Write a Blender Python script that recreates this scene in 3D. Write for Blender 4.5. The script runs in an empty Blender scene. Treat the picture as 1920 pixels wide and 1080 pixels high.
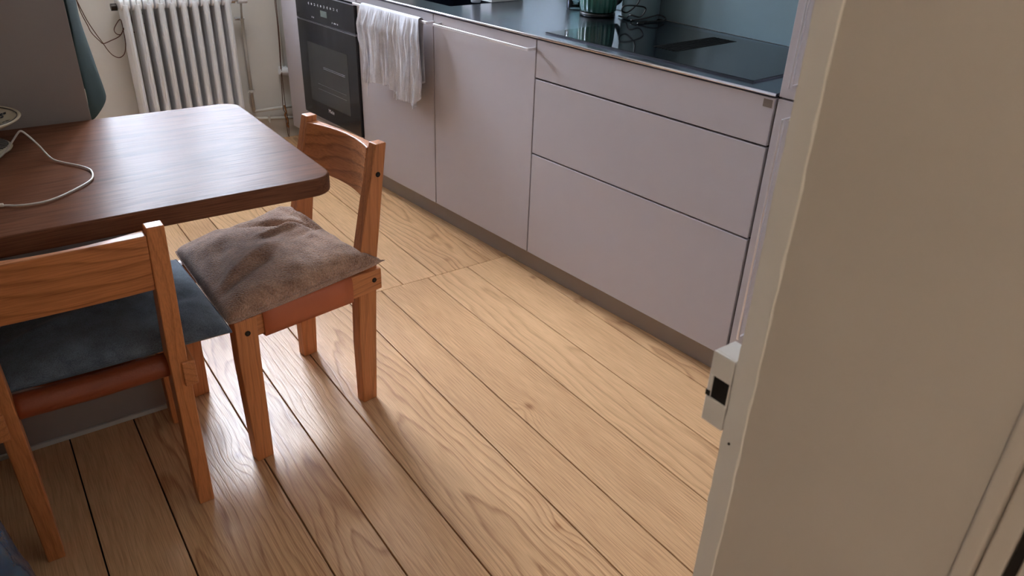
import bpy, bmesh, math, random
from mathutils import Vector, Matrix, noise
rnd = random.Random(7)
C = bpy.context.scene.collection
S = bpy.context.scene
TH = 0.0882                                   # the kitchen units stand turned by this angle to the room

# ------------------------------------------------------------------ camera, world, lights, exposure
def setup_camera():
    yaw, pit, rol = 0.632, 0.4971, 0.0382
    f = Vector((math.sin(yaw)*math.cos(pit), math.cos(yaw)*math.cos(pit), -math.sin(pit)))
    r = Vector((math.cos(yaw), -math.sin(yaw), 0)); u = r.cross(f)
    c, s = math.cos(rol), math.sin(rol)
    r2 = c*r+s*u; u2 = -s*r+c*u
    m = Matrix((( r2.x, u2.x, -f.x), (r2.y, u2.y, -f.y), (r2.z, u2.z, -f.z))).to_4x4()
    m.translation = (-1.6302, -1.1430, 1.326)
    cd = bpy.data.cameras.new('camera'); cd.sensor_width = 36; cd.lens = 36*1412.06/1920
    cd.clip_start = 0.02
    cd.dof.use_dof = True; cd.dof.focus_distance = 2.1; cd.dof.aperture_fstop = 14
    o = bpy.data.objects.new('camera', cd); o.matrix_world = m; C.objects.link(o); S.camera = o
setup_camera()
EXPOSURE = 1.68
WORLD = 50.0
HALL_FILL = 5.0
KITCHEN_FILL = 4.2
w = bpy.data.worlds.new('world'); S.world = w; w.use_nodes = True
nt = w.node_tree; nt.nodes.clear()
out = nt.nodes.new('ShaderNodeOutputWorld'); bg = nt.nodes.new('ShaderNodeBackground')
tc = nt.nodes.new('ShaderNodeTexCoord'); sp = nt.nodes.new('ShaderNodeSeparateXYZ'); cr = nt.nodes.new('ShaderNodeValToRGB')
mr = nt.nodes.new('ShaderNodeMapRange'); mr.inputs[1].default_value = -1; mr.inputs[2].default_value = 1
nt.links.new(tc.outputs['Generated'], sp.inputs[0]); nt.links.new(sp.outputs[2], mr.inputs[0]); nt.links.new(mr.outputs[0], cr.inputs[0])
e = cr.color_ramp.elements
e[0].position = 0.0; e[0].color = (.12, .12, .11, 1)
e[1].position = 0.49; e[1].color = (.16, .17, .16, 1)
a = e.new(0.51); a.color = (.28, .33, .40, 1)
a = e.new(0.75); a.color = (.60, .69, .82, 1)
a = e.new(1.0); a.color = (.86, .95, 1.08, 1)
nt.links.new(cr.outputs[0], bg.inputs[0]); bg.inputs[1].default_value = WORLD
nt.links.new(bg.outputs[0], out.inputs[0])
vs = S.view_settings; vs.view_transform = 'Standard'; vs.look = 'None'; vs.exposure = EXPOSURE; vs.gamma = 1; vs.use_curve_mapping = False
WX0, WX1, WZ0, WZ1, YB = -1.27, -0.27, 0.95, 2.40, 2.97
CURT = 1.78      # window opening in the far wall
def area(name, loc, rot, sx, sy, power, col, portal=False):
    l = bpy.data.lights.new(name, 'AREA'); l.shape = 'RECTANGLE'; l.size = sx; l.size_y = sy; l.energy = power; l.color = col
    if portal: l.cycles.is_portal = True
    o = bpy.data.objects.new(name, l); o.location = loc; o.rotation_euler = rot; C.objects.link(o); return o
area('window_portal', ((WX0+WX1)/2, YB+.02, (WZ0+WZ1)/2), (math.radians(-90), 0, 0), WX1-WX0, WZ1-WZ0, 1, (1, 1, 1), True)
area('hall_fill_light', (-2.25, -1.45, 2.05), (0, math.radians(40), 0), .25, .25, HALL_FILL, (1.0, .88, .75))  # added warm fill from the hall, for the door frame
area('kitchen_fill_light', (-.65, 1.95, 2.47), (0, 0, 0), .5, .5, KITCHEN_FILL, (.96, .98, 1.0))  # added soft fill lifting the floor and cabinet fronts

# ------------------------------------------------------------------ helpers
def lin(c): c /= 255; return c/12.92 if c <= .04045 else ((c+.055)/1.055)**2.4
def rgb(r, g, b): return (lin(r), lin(g), lin(b), 1)
MATS = {}
def mat(name, col, rough=.5, metal=0, spec=.5, bump=None, coat=0, **kw):
    if name in MATS: return MATS[name]
    m = bpy.data.materials.new(name); m.use_nodes = True; n = m.node_tree; b = n.nodes['Principled BSDF']
    b.inputs['Base Color'].default_value = col; b.inputs['Roughness'].default_value = rough
    b.inputs['Metallic'].default_value = metal; b.inputs['Specular IOR Level'].default_value = spec
    b.inputs['Coat Weight'].default_value = coat; b.inputs['Coat Roughness'].default_value = .15
    for k, v in kw.items(): b.inputs[k.replace('_', ' ')].default_value = v
    t = n.nodes.new('ShaderNodeTexCoord'); no = n.nodes.new('ShaderNodeTexNoise')
    sc, st, var = bump if bump else (30, .02, .03)
    no.inputs['Scale'].default_value = sc; no.inputs['Detail'].default_value = 4
    n.links.new(t.outputs['Object'], no.inputs['Vector'])
    bp = n.nodes.new('ShaderNodeBump'); bp.inputs['Strength'].default_value = st; bp.inputs['Distance'].default_value = .004
    n.links.new(no.outputs['Fac'], bp.inputs['Height']); n.links.new(bp.outputs[0], b.inputs['Normal'])
    no2 = n.nodes.new('ShaderNodeTexNoise'); no2.inputs['Scale'].default_value = min(sc, 14); no2.inputs['Detail'].default_value = 3
    n.links.new(t.outputs['Object'], no2.inputs['Vector'])
    mx = n.nodes.new('ShaderNodeMix'); mx.data_type = 'RGBA'
    mx.inputs[6].default_value = tuple(x*(1-var) for x in col[:3])+(1,); mx.inputs[7].default_value = tuple(min(1, x*(1+var)) for x in col[:3])+(1,)
    n.links.new(no2.outputs['Fac'], mx.inputs[0]); n.links.new(mx.outputs[2], b.inputs['Base Color'])
    MATS[name] = m; return m
def _n(n, t, **kw):
    x = n.nodes.new(t)
    for k, v in kw.items(): setattr(x, k, v)
    return x
def _m(n, op, a, b=None, c=None):
    x = _n(n, 'ShaderNodeMath', operation=op)
    for i, v in enumerate((a, b, c)):
        if v is None: continue
        if isinstance(v, (int, float)): x.inputs[i].default_value = v
        else: n.links.new(v, x.inputs[i])
    return x.outputs[0]
def wood(name, light, dark, axis='Z', freq=70, rough=.45, coat=0, amp=.02, fib=.35, plank=False, contrast=.8, off=.05, bumpd=.0008, spec=.4):
    """growth rings around an axis along the grain; on floor planks the ring centre, apex and slope are per-plank properties"""
    if name in MATS: return MATS[name]
    m = bpy.data.materials.new(name); m.use_nodes = True; n = m.node_tree; b = n.nodes['Principled BSDF']; L = n.links.new
    tcx = _n(n, 'ShaderNodeTexCoord'); s = _n(n, 'ShaderNodeSeparateXYZ'); L(tcx.outputs['Object'], s.inputs[0])
    ax = 'XYZ'.index(axis); ot = [i for i in range(3) if i != ax]
    A, B, G = s.outputs[ot[0]], s.outputs[ot[1]], s.outputs[ax]
    oi = _n(n, 'ShaderNodeObjectInfo'); R = oi.outputs['Random']
    seed = _m(n, 'MULTIPLY', R, 37.0)
    def attr(nm):
        x = _n(n, 'ShaderNodeAttribute', attribute_type='OBJECT', attribute_name=nm); return x.outputs['Fac']
    # low frequency warp
    cb = _n(n, 'ShaderNodeCombineXYZ'); L(_m(n, 'MULTIPLY', A, 9.0), cb.inputs[0]); L(_m(n, 'MULTIPLY', B, 9.0), cb.inputs[1]); L(_m(n, 'MULTIPLY_ADD', G, 2.2, seed), cb.inputs[2])
    nz = _n(n, 'ShaderNodeTexNoise'); nz.inputs['Scale'].default_value = 1; nz.inputs['Detail'].default_value = 2.5; nz.inputs['Roughness'].default_value = .55; L(cb.outputs[0], nz.inputs['Vector'])
    warp = _m(n, 'MULTIPLY', _m(n, 'SUBTRACT', nz.outputs['Fac'], .5), amp*2)
    if plank:
        a = _m(n, 'SUBTRACT', A, attr('gx'))
        bb = _m(n, 'MULTIPLY', _m(n, 'SUBTRACT', G, attr('gy')), attr('gk'))
    else:
        a = _m(n, 'ADD', A, off); bb = _m(n, 'ADD', _m(n, 'MULTIPLY', G, .10), _m(n, 'ADD', B, _m(n, 'MULTIPLY', R, .03)))
    r = _m(n, 'SQRT', _m(n, 'ADD', _m(n, 'MULTIPLY', a, a), _m(n, 'MULTIPLY', bb, bb)))
    if plank:
        kd = _m(n, 'ADD', _m(n, 'POWER', _m(n, 'MULTIPLY', _m(n, 'SUBTRACT', A, attr('kx')), 1/.010), 2.0), _m(n, 'POWER', _m(n, 'MULTIPLY', _m(n, 'SUBTRACT', G, attr('ky')), 1/.016), 2.0))
        knot = _m(n, 'MULTIPLY', _m(n, 'EXPONENT', _m(n, 'MULTIPLY', kd, -1.0)), attr('kn'))
        r = _m(n, 'ADD', r, _m(n, 'MULTIPLY', _m(n, 'EXPONENT', _m(n, 'MULTIPLY', kd, -.06)), _m(n, 'MULTIPLY', attr('kn'), .045)))
    v = _m(n, 'FRACT', _m(n, 'MULTIPLY', _m(n, 'ADD', r, warp), attr('gf') if plank else float(freq)))
    ramp = _n(n, 'ShaderNodeValToRGB'); el = ramp.color_ramp.elements
    el[0].position = 0; el[0].color = (0, 0, 0, 1); el[1].position = 1; el[1].color = (.1, .1, .1, 1)
    x = el.new(.62); x.color = (.22, .22, .22, 1); x = el.new(.86); x.color = (1, 1, 1, 1); x = el.new(.93); x.color = (.5, .5, .5, 1)
    L(v, ramp.inputs[0]); ring = ramp.outputs[0]
    # fibres
    cf = _n(n, 'ShaderNodeCombineXYZ'); L(_m(n, 'MULTIPLY', A, 420.0), cf.inputs[0]); L(_m(n, 'MULTIPLY', B, 420.0), cf.inputs[1]); L(_m(n, 'MULTIPLY_ADD', G, 11.0, seed), cf.inputs[2])
    nf = _n(n, 'ShaderNodeTexNoise'); nf.inputs['Scale'].default_value = 1; nf.inputs['Detail'].default_value = 2; L(cf.outputs[0], nf.inputs['Vector'])
    fr = _n(n, 'ShaderNodeMapRange'); fr.inputs[1].default_value = .38; fr.inputs[2].default_value = .66; L(nf.outputs['Fac'], fr.inputs[0])
    # broad tone
    cl = _n(n, 'ShaderNodeCombineXYZ'); L(_m(n, 'MULTIPLY', A, 14.0), cl.inputs[0]); L(_m(n, 'MULTIPLY', B, 14.0), cl.inputs[1]); L(_m(n, 'MULTIPLY_ADD', G, 1.5, seed), cl.inputs[2])
    nl = _n(n, 'ShaderNodeTexNoise'); nl.inputs['Scale'].default_value = 1; nl.inputs['Detail'].default_value = 3; L(cl.outputs[0], nl.inputs['Vector'])
    ringw = _m(n, 'MULTIPLY', ring, contrast*.62)
    if plank: ringw = _m(n, 'MULTIPLY', ringw, attr('gs'))
    fac = _m(n, 'ADD', ringw, _m(n, 'MULTIPLY', fr.outputs[0], fib))
    fac = _m(n, 'ADD', fac, _m(n, 'MULTIPLY', _m(n, 'SUBTRACT', nl.outputs['Fac'], .45), .5))
    if plank: fac = _m(n, 'ADD', _m(n, 'ADD', fac, attr('tone')), knot)
    else: fac = _m(n, 'ADD', fac, _m(n, 'MULTIPLY', _m(n, 'SUBTRACT', R, .5), .18))
    mx = _n(n, 'ShaderNodeMix', data_type='RGBA'); mx.clamp_factor = True
    mx.inputs[6].default_value = light; mx.inputs[7].default_value = dark; L(fac, mx.inputs[0]); L(mx.outputs[2], b.inputs['Base Color'])
    rr = _m(n, 'MULTIPLY_ADD', fr.outputs[0], .10, rough-.05); L(rr, b.inputs['Roughness'])
    b.inputs['Coat Weight'].default_value = coat; b.inputs['Coat Roughness'].default_value = .25; b.inputs['Specular IOR Level'].default_value = spec
    bp = _n(n, 'ShaderNodeBump'); bp.inputs['Strength'].default_value = .35; bp.inputs['Distance'].default_value = bumpd
    h = _m(n, 'ADD', _m(n, 'MULTIPLY', ring, -1.0), _m(n, 'MULTIPLY', fr.outputs[0], -.6)); L(h, bp.inputs['Height']); L(bp.outputs[0], b.inputs['Normal'])
    MATS[name] = m; return m
def fabric(name, col, col2, scale=500, strength=.5, rough=.95, sheen=.3, dist=.002):
    if name in MATS: return MATS[name]
    m = bpy.data.materials.new(name); m.use_nodes = True; n = m.node_tree; b = n.nodes['Principled BSDF']; L = n.links.new
    t = _n(n, 'ShaderNodeTexCoord'); z = _n(n, 'ShaderNodeTexNoise'); z.inputs['Scale'].default_value = scale; z.inputs['Detail'].default_value = 3
    z2 = _n(n, 'ShaderNodeTexNoise'); z2.inputs['Scale'].default_value = 30; z2.inputs['Detail'].default_value = 6
    L(t.outputs['Object'], z.inputs['Vector']); L(t.outputs['Object'], z2.inputs['Vector'])
    f = _m(n, 'ADD', _m(n, 'MULTIPLY', z.outputs['Fac'], .6), _m(n, 'MULTIPLY', z2.outputs['Fac'], .5))
    r = _n(n, 'ShaderNodeMapRange'); r.inputs[1].default_value = .38; r.inputs[2].default_value = .72; L(f, r.inputs[0])
    mx = _n(n, 'ShaderNodeMix', data_type='RGBA'); mx.inputs[6].default_value = col; mx.inputs[7].default_value = col2; L(r.outputs[0], mx.inputs[0]); L(mx.outputs[2], b.inputs['Base Color'])
    b.inputs['Roughness'].default_value = rough; b.inputs['Sheen Weight'].default_value = sheen; b.inputs['Specular IOR Level'].default_value = .2
    bp = _n(n, 'ShaderNodeBump'); bp.inputs['Strength'].default_value = strength; bp.inputs['Distance'].default_value = dist; L(z.outputs['Fac'], bp.inputs['Height']); L(bp.outputs[0], b.inputs['Normal'])
    MATS[name] = m; return m

def box(bm, x0, x1, y0, y1, z0, z1):
    v = [bm.verts.new(p) for p in ((x0,y0,z0),(x1,y0,z0),(x1,y1,z0),(x0,y1,z0),(x0,y0,z1),(x1,y0,z1),(x1,y1,z1),(x0,y1,z1))]
    for f in ((0,3,2,1),(4,5,6,7),(0,1,5,4),(1,2,6,5),(2,3,7,6),(3,0,4,7)): bm.faces.new([v[i] for i in f])
    return bm
def loft(bm, secs):
    """secs: list of rings (same count) -> closed solid"""
    rings = [[bm.verts.new(p) for p in s] for s in secs]; k = len(rings[0])
    for a, b in zip(rings, rings[1:]):
        for i in range(k): bm.faces.new((a[i], a[(i+1) % k], b[(i+1) % k], b[i]))
    bm.faces.new(list(reversed(rings[0]))); bm.faces.new(rings[-1]); return bm
def prism(bm, poly, z0, z1):
    return loft(bm, [[(x, y, z0) for x, y in poly], [(x, y, z1) for x, y in poly]])
def lathe(bm, prof, n=40, cx=0, cy=0, flute=None, close=True):
    rings = []
    for r, z in prof:
        ring = []
        for i in range(n):
            a = 2*math.pi*i/n; k = 1
            if flute: k = 1+flute[1]*math.cos(flute[0]*a)
            ring.append(bm.verts.new((cx+r*k*math.cos(a), cy+r*k*math.sin(a), z)))
        rings.append(ring)
    for a, b in zip(rings, rings[1:]):
        for i in range(n): bm.faces.new((a[i], a[(i+1) % n], b[(i+1) % n], b[i]))
    if close: bm.faces.new(list(reversed(rings[0]))); bm.faces.new(rings[-1])
    return bm
def smooth_path(pts, sub=6):
    P = [Vector(p) for p in pts]; o = []
    for i in range(len(P)-1):
        p0 = P[max(i-1, 0)]; p1 = P[i]; p2 = P[i+1]; p3 = P[min(i+2, len(P)-1)]
        for j in range(sub):
            t = j/sub
            o.append(.5*((2*p1)+(-p0+p2)*t+(2*p0-5*p1+4*p2-p3)*t*t+(-p0+3*p1-3*p2+p3)*t**3))
    o.append(P[-1]); return o
def tube(bm, pts, r, n=8, sub=6, smooth=True, radii=None):
    P = smooth_path(pts, sub) if smooth else [Vector(p) for p in pts]
    prev = None; rings = []
    for i, p in enumerate(P):
        t = (P[min(i+1, len(P)-1)]-P[max(i-1, 0)]); t = t.normalized() if t.length > 1e-9 else Vector((0, 0, 1))
        if prev is None:
            a = Vector((0, 0, 1)) if abs(t.z) < .9 else Vector((1, 0, 0)); prev = t.cross(a).normalized()
        else:
            prev = prev-t*prev.dot(t); prev = prev.normalized() if prev.length > 1e-6 else t.cross(Vector((0, 0, 1))).normalized()
        q = t.cross(prev); rr = radii[min(i, len(radii)-1)] if radii else r
        rings.append([p+rr*(math.cos(2*math.pi*k/n)*prev+math.sin(2*math.pi*k/n)*q) for k in range(n)])
    return loft(bm, rings)
def cyl(bm, p, q, r, n=20): return tube(bm, [p, q], r, n, smooth=False)
def mesh(name, bm, m, parent=None, bevel=0, smooth=False, seg=2, solid=0, autosmooth=None):
    bmesh.ops.recalc_face_normals(bm, faces=bm.faces)
    me = bpy.data.meshes.new(name); bm.to_mesh(me); bm.free(); me.materials.append(m)
    o = bpy.data.objects.new(name, me); C.objects.link(o)
    if parent: o.parent = parent
    if smooth:
        for p in me.polygons: p.use_smooth = True
    if solid:
        s = o.modifiers.new('solid', 'SOLIDIFY'); s.thickness = solid; s.offset = 0
    if bevel:
        b = o.modifiers.new('bevel', 'BEVEL'); b.width = bevel; b.segments = seg; b.limit_method = 'ANGLE'; b.angle_limit = math.radians(40); b.harden_normals = False
        for p in me.polygons: p.use_smooth = True
        wn = o.modifiers.new('wn', 'WEIGHTED_NORMAL')
    return o
B = bmesh.new
def tag(o, label, cat, group=None):
    o['label'] = label; o['category'] = cat
    if group: o['group'] = group
    return o
def thing(name, label, cat, loc=(0, 0, 0), rz=0, group=None):
    o = bpy.data.objects.new(name, None); o.location = loc; o.rotation_euler = (0, 0, rz); o.empty_display_size = .05; C.objects.link(o)
    return tag(o, label, cat, group)
def unit(name, label, cat, X, Y, Z=0, group=None):
    """a thing standing in the turned kitchen run; X into the wall, Y along the run"""
    c, s = math.cos(TH), math.sin(TH)
    return thing(name, label, cat, (X*c-Y*s, X*s+Y*c, Z), TH, group), (X, Y, Z)
def struct(name, bm, m, parent=None, **kw):
    o = mesh(name, bm, m, parent, **kw)
    if not parent: o['kind'] = 'structure'
    return o
def text_mesh(name, s, size, m, parent, loc, rot, depth=.0003):
    cu = bpy.data.curves.new(name, 'FONT'); cu.body = s; cu.size = size; cu.extrude = depth; cu.align_x = 'CENTER'; cu.align_y = 'CENTER'
    t = bpy.data.objects.new(name+'_curve', cu); C.objects.link(t); bpy.context.view_layer.update()
    me = bpy.data.meshes.new_from_object(t.evaluated_get(bpy.context.evaluated_depsgraph_get()))
    bpy.data.objects.remove(t); bpy.data.curves.remove(cu)
    me.materials.clear(); me.materials.append(m)
    o = bpy.data.objects.new(name, me); o.location = loc; o.rotation_euler = rot; o.parent = parent; C.objects.link(o); return o

# ------------------------------------------------------------------ materials
M_wall = mat('wall_paint', rgb(214, 210, 203), .75, bump=(60, .08, .03))
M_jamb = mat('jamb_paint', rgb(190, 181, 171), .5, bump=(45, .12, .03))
M_jambwhite = mat('jamb_paint_white', rgb(212, 208, 204), .35, bump=(45, .12, .03))
M_ceil = mat('ceiling_paint', rgb(235, 233, 228), .9)
M_splash = mat('backsplash_glass', rgb(104, 122, 128), .25)
M_cab = mat('cabinet_lacquer', rgb(180, 172, 175), .42, spec=.25, bump=(220, .05, .015))
M_cabd = mat('carcass_gap_shade', rgb(38, 33, 31), .8)  # shade of the gaps between fronts put into the carcass colour
M_panel = mat('tall_cabinet_lacquer', rgb(150, 138, 132), .45, bump=(220, .05, .015))
M_plinth = mat('plinth_lacquer', rgb(150, 138, 132), .45)
M_handle = mat('handle_metal', rgb(225, 222, 226), .3, metal=.6)
M_steel = mat('brushed_steel', rgb(122, 130, 144), .22, metal=1, bump=(300, .04, .05))
M_edge = mat('steel_edge', rgb(215, 215, 225), .25, metal=1)
M_hob = mat('hob_glass', rgb(12, 15, 20), .06, spec=.6, bump=(4, 0.0, .05))
M_black = mat('black_plastic', rgb(14, 14, 15), .4)
M_oven = mat('oven_glass', rgb(38, 38, 42), .12, spec=.6, bump=(4, 0.0, .05))
M_ovenwin = mat('oven_window', rgb(66, 65, 64), .15, bump=(4, 0.0, .2))
M_white = mat('white_print', rgb(205, 205, 210), .5)
M_rad = mat('radiator_enamel', rgb(236, 237, 240), .3)
M_pipe = mat('pipe_paint', rgb(200, 196, 188), .45)
M_chrome = mat('chrome', rgb(210, 212, 215), .15, metal=1)
M_leather = mat('tan_leather', rgb(186, 98, 58), .42, bump=(250, .12, .12))
M_leatherd = mat('worn_leather', rgb(140, 66, 36), .38, bump=(250, .15, .15))
M_screw = mat('dark_screw', rgb(48, 42, 38), .4, metal=.8)
M_cord = mat('brown_cord', rgb(88, 52, 36), .8)
M_green = fabric('green_cloth', rgb(26, 44, 41), rgb(34, 54, 51), 400, .3, sheen=0)
M_brown = fabric('brown_fleece', rgb(138, 98, 74), rgb(214, 170, 142), 260, 1.0, sheen=.6, dist=.007)
M_blue = fabric('slate_blue_wool', rgb(72, 79, 88), rgb(116, 126, 137), 480, .7, sheen=.25)
M_linen = fabric('white_linen', rgb(200, 200, 208), rgb(226, 226, 234), 300, .2, sheen=.2)
M_cable = mat('white_cable', rgb(225, 218, 208), .4)
M_ceram = mat('bowl_glaze', rgb(205, 190, 165), .25)
M_bluep = mat('blue_glaze_paint', rgb(38, 52, 72), .25)
M_brownp = mat('brown_glaze_line', rgb(52, 34, 28), .3)
M_kettle = mat('green_enamel', rgb(46, 92, 78), .12, coat=.6)
M_canister = mat('pale_teal_ceramic', rgb(92, 112, 116), .4)
M_bag = mat('blue_bag_plastic', rgb(16, 74, 112), .22, bump=(25, .8, .5), coat=.4)
M_bottle = mat('dark_bottle_pack', rgb(20, 26, 32), .15, coat=.5)
def glass_mat(name, tint=(1, 1, 1, 1), f=1.0):
    m = bpy.data.materials.new(name); m.use_nodes = True; n = m.node_tree; n.nodes.clear(); L = n.links.new
    o = _n(n, 'ShaderNodeOutputMaterial'); t = _n(n, 'ShaderNodeBsdfTransparent'); t.inputs[0].default_value = tint
    g = _n(n, 'ShaderNodeBsdfGlossy'); g.inputs['Roughness'].default_value = .02
    fr = _n(n, 'ShaderNodeFresnel'); fr.inputs[0].default_value = 1.45; mx = _n(n, 'ShaderNodeMixShader')
    L(_m(n, 'MULTIPLY', fr.outputs[0], f), mx.inputs[0]); L(t.outputs[0], mx.inputs[1]); L(g.outputs[0], mx.inputs[2]); L(mx.outputs[0], o.inputs[0]); return m
M_glass = glass_mat('window_glass'); M_jar = glass_mat('jar_glass', (.85, .95, .95, 1), 2.0)
W_floor = wood('oak_floor', rgb(228, 184, 138), rgb(150, 100, 62), 'Y', rough=.33, coat=0, spec=.28, amp=.035, fib=.34, plank=True, bumpd=.0006)
ELM_L, ELM_D = rgb(210, 134, 80), rgb(132, 72, 38)
W_z = wood('elm_leg', ELM_L, ELM_D, 'Z', 60, .42, .1, .03, .28, off=.03, contrast=.5)
W_x = wood('elm_backrest', ELM_L, ELM_D, 'X', 42, .42, .1, .06, .3, off=.01, contrast=.85)
W_y = wood('elm_rail', ELM_L, ELM_D, 'Y', 70, .42, .1, .01, .3, off=.02, contrast=.5)
W_table = wood('walnut_table', rgb(128, 84, 62), rgb(66, 42, 34), 'X', 26, .36, 0, .05, .4, contrast=.35, bumpd=.0003, spec=.02)

# ------------------------------------------------------------------ room shell (room frame: x right, y away from the doorway)
XR, XL, YF0, YF1 = .56, -2.45, -1.037, -.85        # right wall, left wall, doorway wall (hall face, kitchen face)
fl = struct('floor', box(B(), -3.0, 1.0, -3.1, YB+.3, -.06, -.022), mat('subfloor_dark', rgb(28, 20, 15), .9))
low = [-2.62, -2.45, -2.24, -2.1, -1.98, -1.829, -1.652, -1.497, -1.256, -1.127, -.976, -.737, -.6025, -.4087, -.235, -.052, .13, .31, .52, .7]
up = [-2.55, -2.33, -2.13, -1.95, -1.76, -1.52, -1.27, -1.066, -.938, -.705, -.5135, -.3737, -.128, .05, .25, .46, .7]
# per plank: ring centre (m from plank middle), apex y, slope, ring frequency, ring strength, tone
spec = {-.976: (-.02, -.70, .055, 62, 1.0, .02), -.737: (.5, 0, .02, 90, .5, .10), -.6025: (.45, .2, .03, 110, .55, .06), -.4087: (.06, -.65, .05, 42, .7, -.08),
        -.235: (.35, .1, .03, 60, .25, -.02), -.052: (-.07, -.2, .06, 60, .9, .05), -1.127: (.10, -.3, .03, 55, .35, .12), -1.256: (.03, -.55, .075, 62, .9, .10), -1.497: (-.10, 0, .05, 60, .9, .1)}
specu = {-.3737: (.04, .66, .05, 55, 1.0, -.02), -.128: (.4, .3, .02, 90, .6, .12), -.5135: (.3, .4, .02, 60, .3, -.05), -.705: (.2, 0, .02, 50, .3, -.05), -.938: (.02, 1.2, .05, 60, .8, -.08)}
KNOTS = [(-.554, .222, .7), (-.126, .02, .45), (-.271, 1.154, .35), (-.09, 1.2, .2), (-.068, .856, .6), (-1.31, .46, .6), (-.85, .382, .3), (-.769, -.182, .5)]
def planks(edges, y0, y1, sp):
    ym = (y0+y1)/2
    for a, b in zip(edges, edges[1:]):
        g = .0016
        bm = box(B(), -(b-a)/2+g, (b-a)/2-g, y0-ym+.0006, y1-ym-.0006, -.02, 0)
        o = mesh('floor_plank', bm, W_floor, fl, bevel=.0012, seg=1); o.location = ((a+b)/2, ym, 0)
        q = sp.get(a) or (rnd.uniform(-.1, .4), rnd.uniform(-1.5, 1.5), rnd.uniform(.02, .06), rnd.uniform(60, 100), rnd.uniform(.25, .8), rnd.uniform(-.05, .1))
        for k, v in zip(('gx', 'gy', 'gk', 'gf', 'gs', 'tone'), q): o[k] = float(v)
        o['kx'] = 9.0; o['ky'] = 9.0; o['kn'] = 0.0
        for kx, ky, kn in KNOTS:
            if a < kx < b and y0 < ky < y1: o['kx'] = kx-(a+b)/2; o['ky'] = ky-ym; o['kn'] = kn
YJ = 1.062
planks(up, YJ, YB, specu); planks(low, -1.9, YJ, spec); planks(up, -3.0, -1.9, {})

def slab(name, x0, x1, y0, y1, z0, z1, m=M_wall, **kw): return struct(name, box(B(), x0, x1, y0, y1, z0, z1), m, **kw)
H = 2.55
bm = B(); T = .32
box(bm, XL-.2, WX0, YB, YB+T, 0, H); box(bm, WX1, XR+.2, YB, YB+T, 0, H); box(bm, WX0, WX1, YB, YB+T, 0, WZ0); box(bm, WX0, WX1, YB, YB+T, WZ1, H)
struct('wall_back', bm, M_wall)
slab('wall_right', XR, XR+.2, -3.1, YB, 0, H)
slab('wall_left', XL-.2, XL, -3.1, YB, 0, H)
slab('ceiling', XL-.2, XR+.2, -3.1, YB+T, H, H+.1, M_ceil)
JX, JL = -1.197, -2.05                                # right and left jamb faces of the doorway
bm = B(); box(bm, JX+.03, XR, YF0, YF1-.021, 0, H); box(bm, XL, JL-.03, YF0, YF1-.021, 0, H); box(bm, JL-.03, JX+.03, YF0, YF1-.021, 2.1, H)
struct('wall_front', bm, M_wall)
slab('wall_hall', XL, XR, -3.1, -3.0, 0, H)
# window: frame, two casements, panes, sill
wf = bpy.data.objects.new('window_1', None); wf.location = ((WX0+WX1)/2, YB+.14, WZ0); C.objects.link(wf); wf['kind'] = 'structure'
hw, hh = (WX1-WX0)/2, WZ1-WZ0
bm = B(); f = .05
box(bm, -hw, -hw+f, -.03, .03, 0, hh); box(bm, hw-f, hw, -.03, .03, 0, hh); box(bm, -hw+f, hw-f, -.03, .03, 0, f); box(bm, -hw+f, hw-f, -.03, .03, hh-f, hh); box(bm, -.035, .035, -.035, .03, f, hh-f)
mesh('window_frame', bm, M_jambwhite, wf, bevel=.003)
for s in (-1, 1):
    x0, x1 = (.035, hw-f) if s > 0 else (-hw+f, -.035)
    bm = B(); k = .035
    box(bm, x0, x0+k, -.02, .02, f, hh-f); box(bm, x1-k, x1, -.02, .02, f, hh-f); box(bm, x0+k, x1-k, -.02, .02, f, f+k); box(bm, x0+k, x1-k, -.02, .02, hh-f-k, hh-f)
    mesh('sash', bm, M_jambwhite, wf, bevel=.003)
    mesh('pane', box(B(), x0+k, x1-k, -.002, .002, f+k, hh-f-k), M_glass, wf)
def sheer(name):
    m = bpy.data.materials.new(name); m.use_nodes = True; n = m.node_tree; n.nodes.clear(); L = n.links.new
    o = _n(n, 'ShaderNodeOutputMaterial'); t = _n(n, 'ShaderNodeBsdfTransparent'); t.inputs[0].default_value = (.9, .93, 1, 1)
    a = _n(n, 'ShaderNodeBsdfTranslucent'); a.inputs[0].default_value = (.85, .88, .92, 1); d = _n(n, 'ShaderNodeBsdfDiffuse'); d.inputs[0].default_value = (.8, .8, .8, 1)
    m1 = _n(n, 'ShaderNodeMixShader'); m1.inputs[0].default_value = .4; L(a.outputs[0], m1.inputs[1]); L(d.outputs[0], m1.inputs[2])
    m2 = _n(n, 'ShaderNodeMixShader'); m2.inputs[0].default_value = .88; L(t.outputs[0], m2.inputs[1]); L(m1.outputs[0], m2.inputs[2]); L(m2.outputs[0], o.inputs[0]); return m
bm = B(); N_ = 160
r0 = [(WX0+.004+(WX1-WX0-.008)*i/N_, YB+.065+.010*math.sin(i*.42)+.006*math.sin(i*.97+1), ) for i in range(N_+1)]
va = [bm.verts.new((x, y_, WZ0+.01)) for x, y_ in r0]; vb = [bm.verts.new((x, y_, CURT)) for x, y_ in r0]
for i in range(N_): bm.faces.new((va[i], va[i+1], vb[i+1], vb[i]))
cu_ = tag(mesh('dimming_curtain', bm, sheer('sheer_curtain'), smooth=True), 'sheer white half curtain added out of view to dim the lower part of the window', 'curtain')  # unseen curtain added to weaken the window's reflection and low light
bm = B(); cyl(bm, (WX0+.001, YB+.065, CURT+.008), (WX1-.001, YB+.065, CURT+.008), .006, 10); mesh('rod', bm, M_chrome, cu_)
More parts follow.
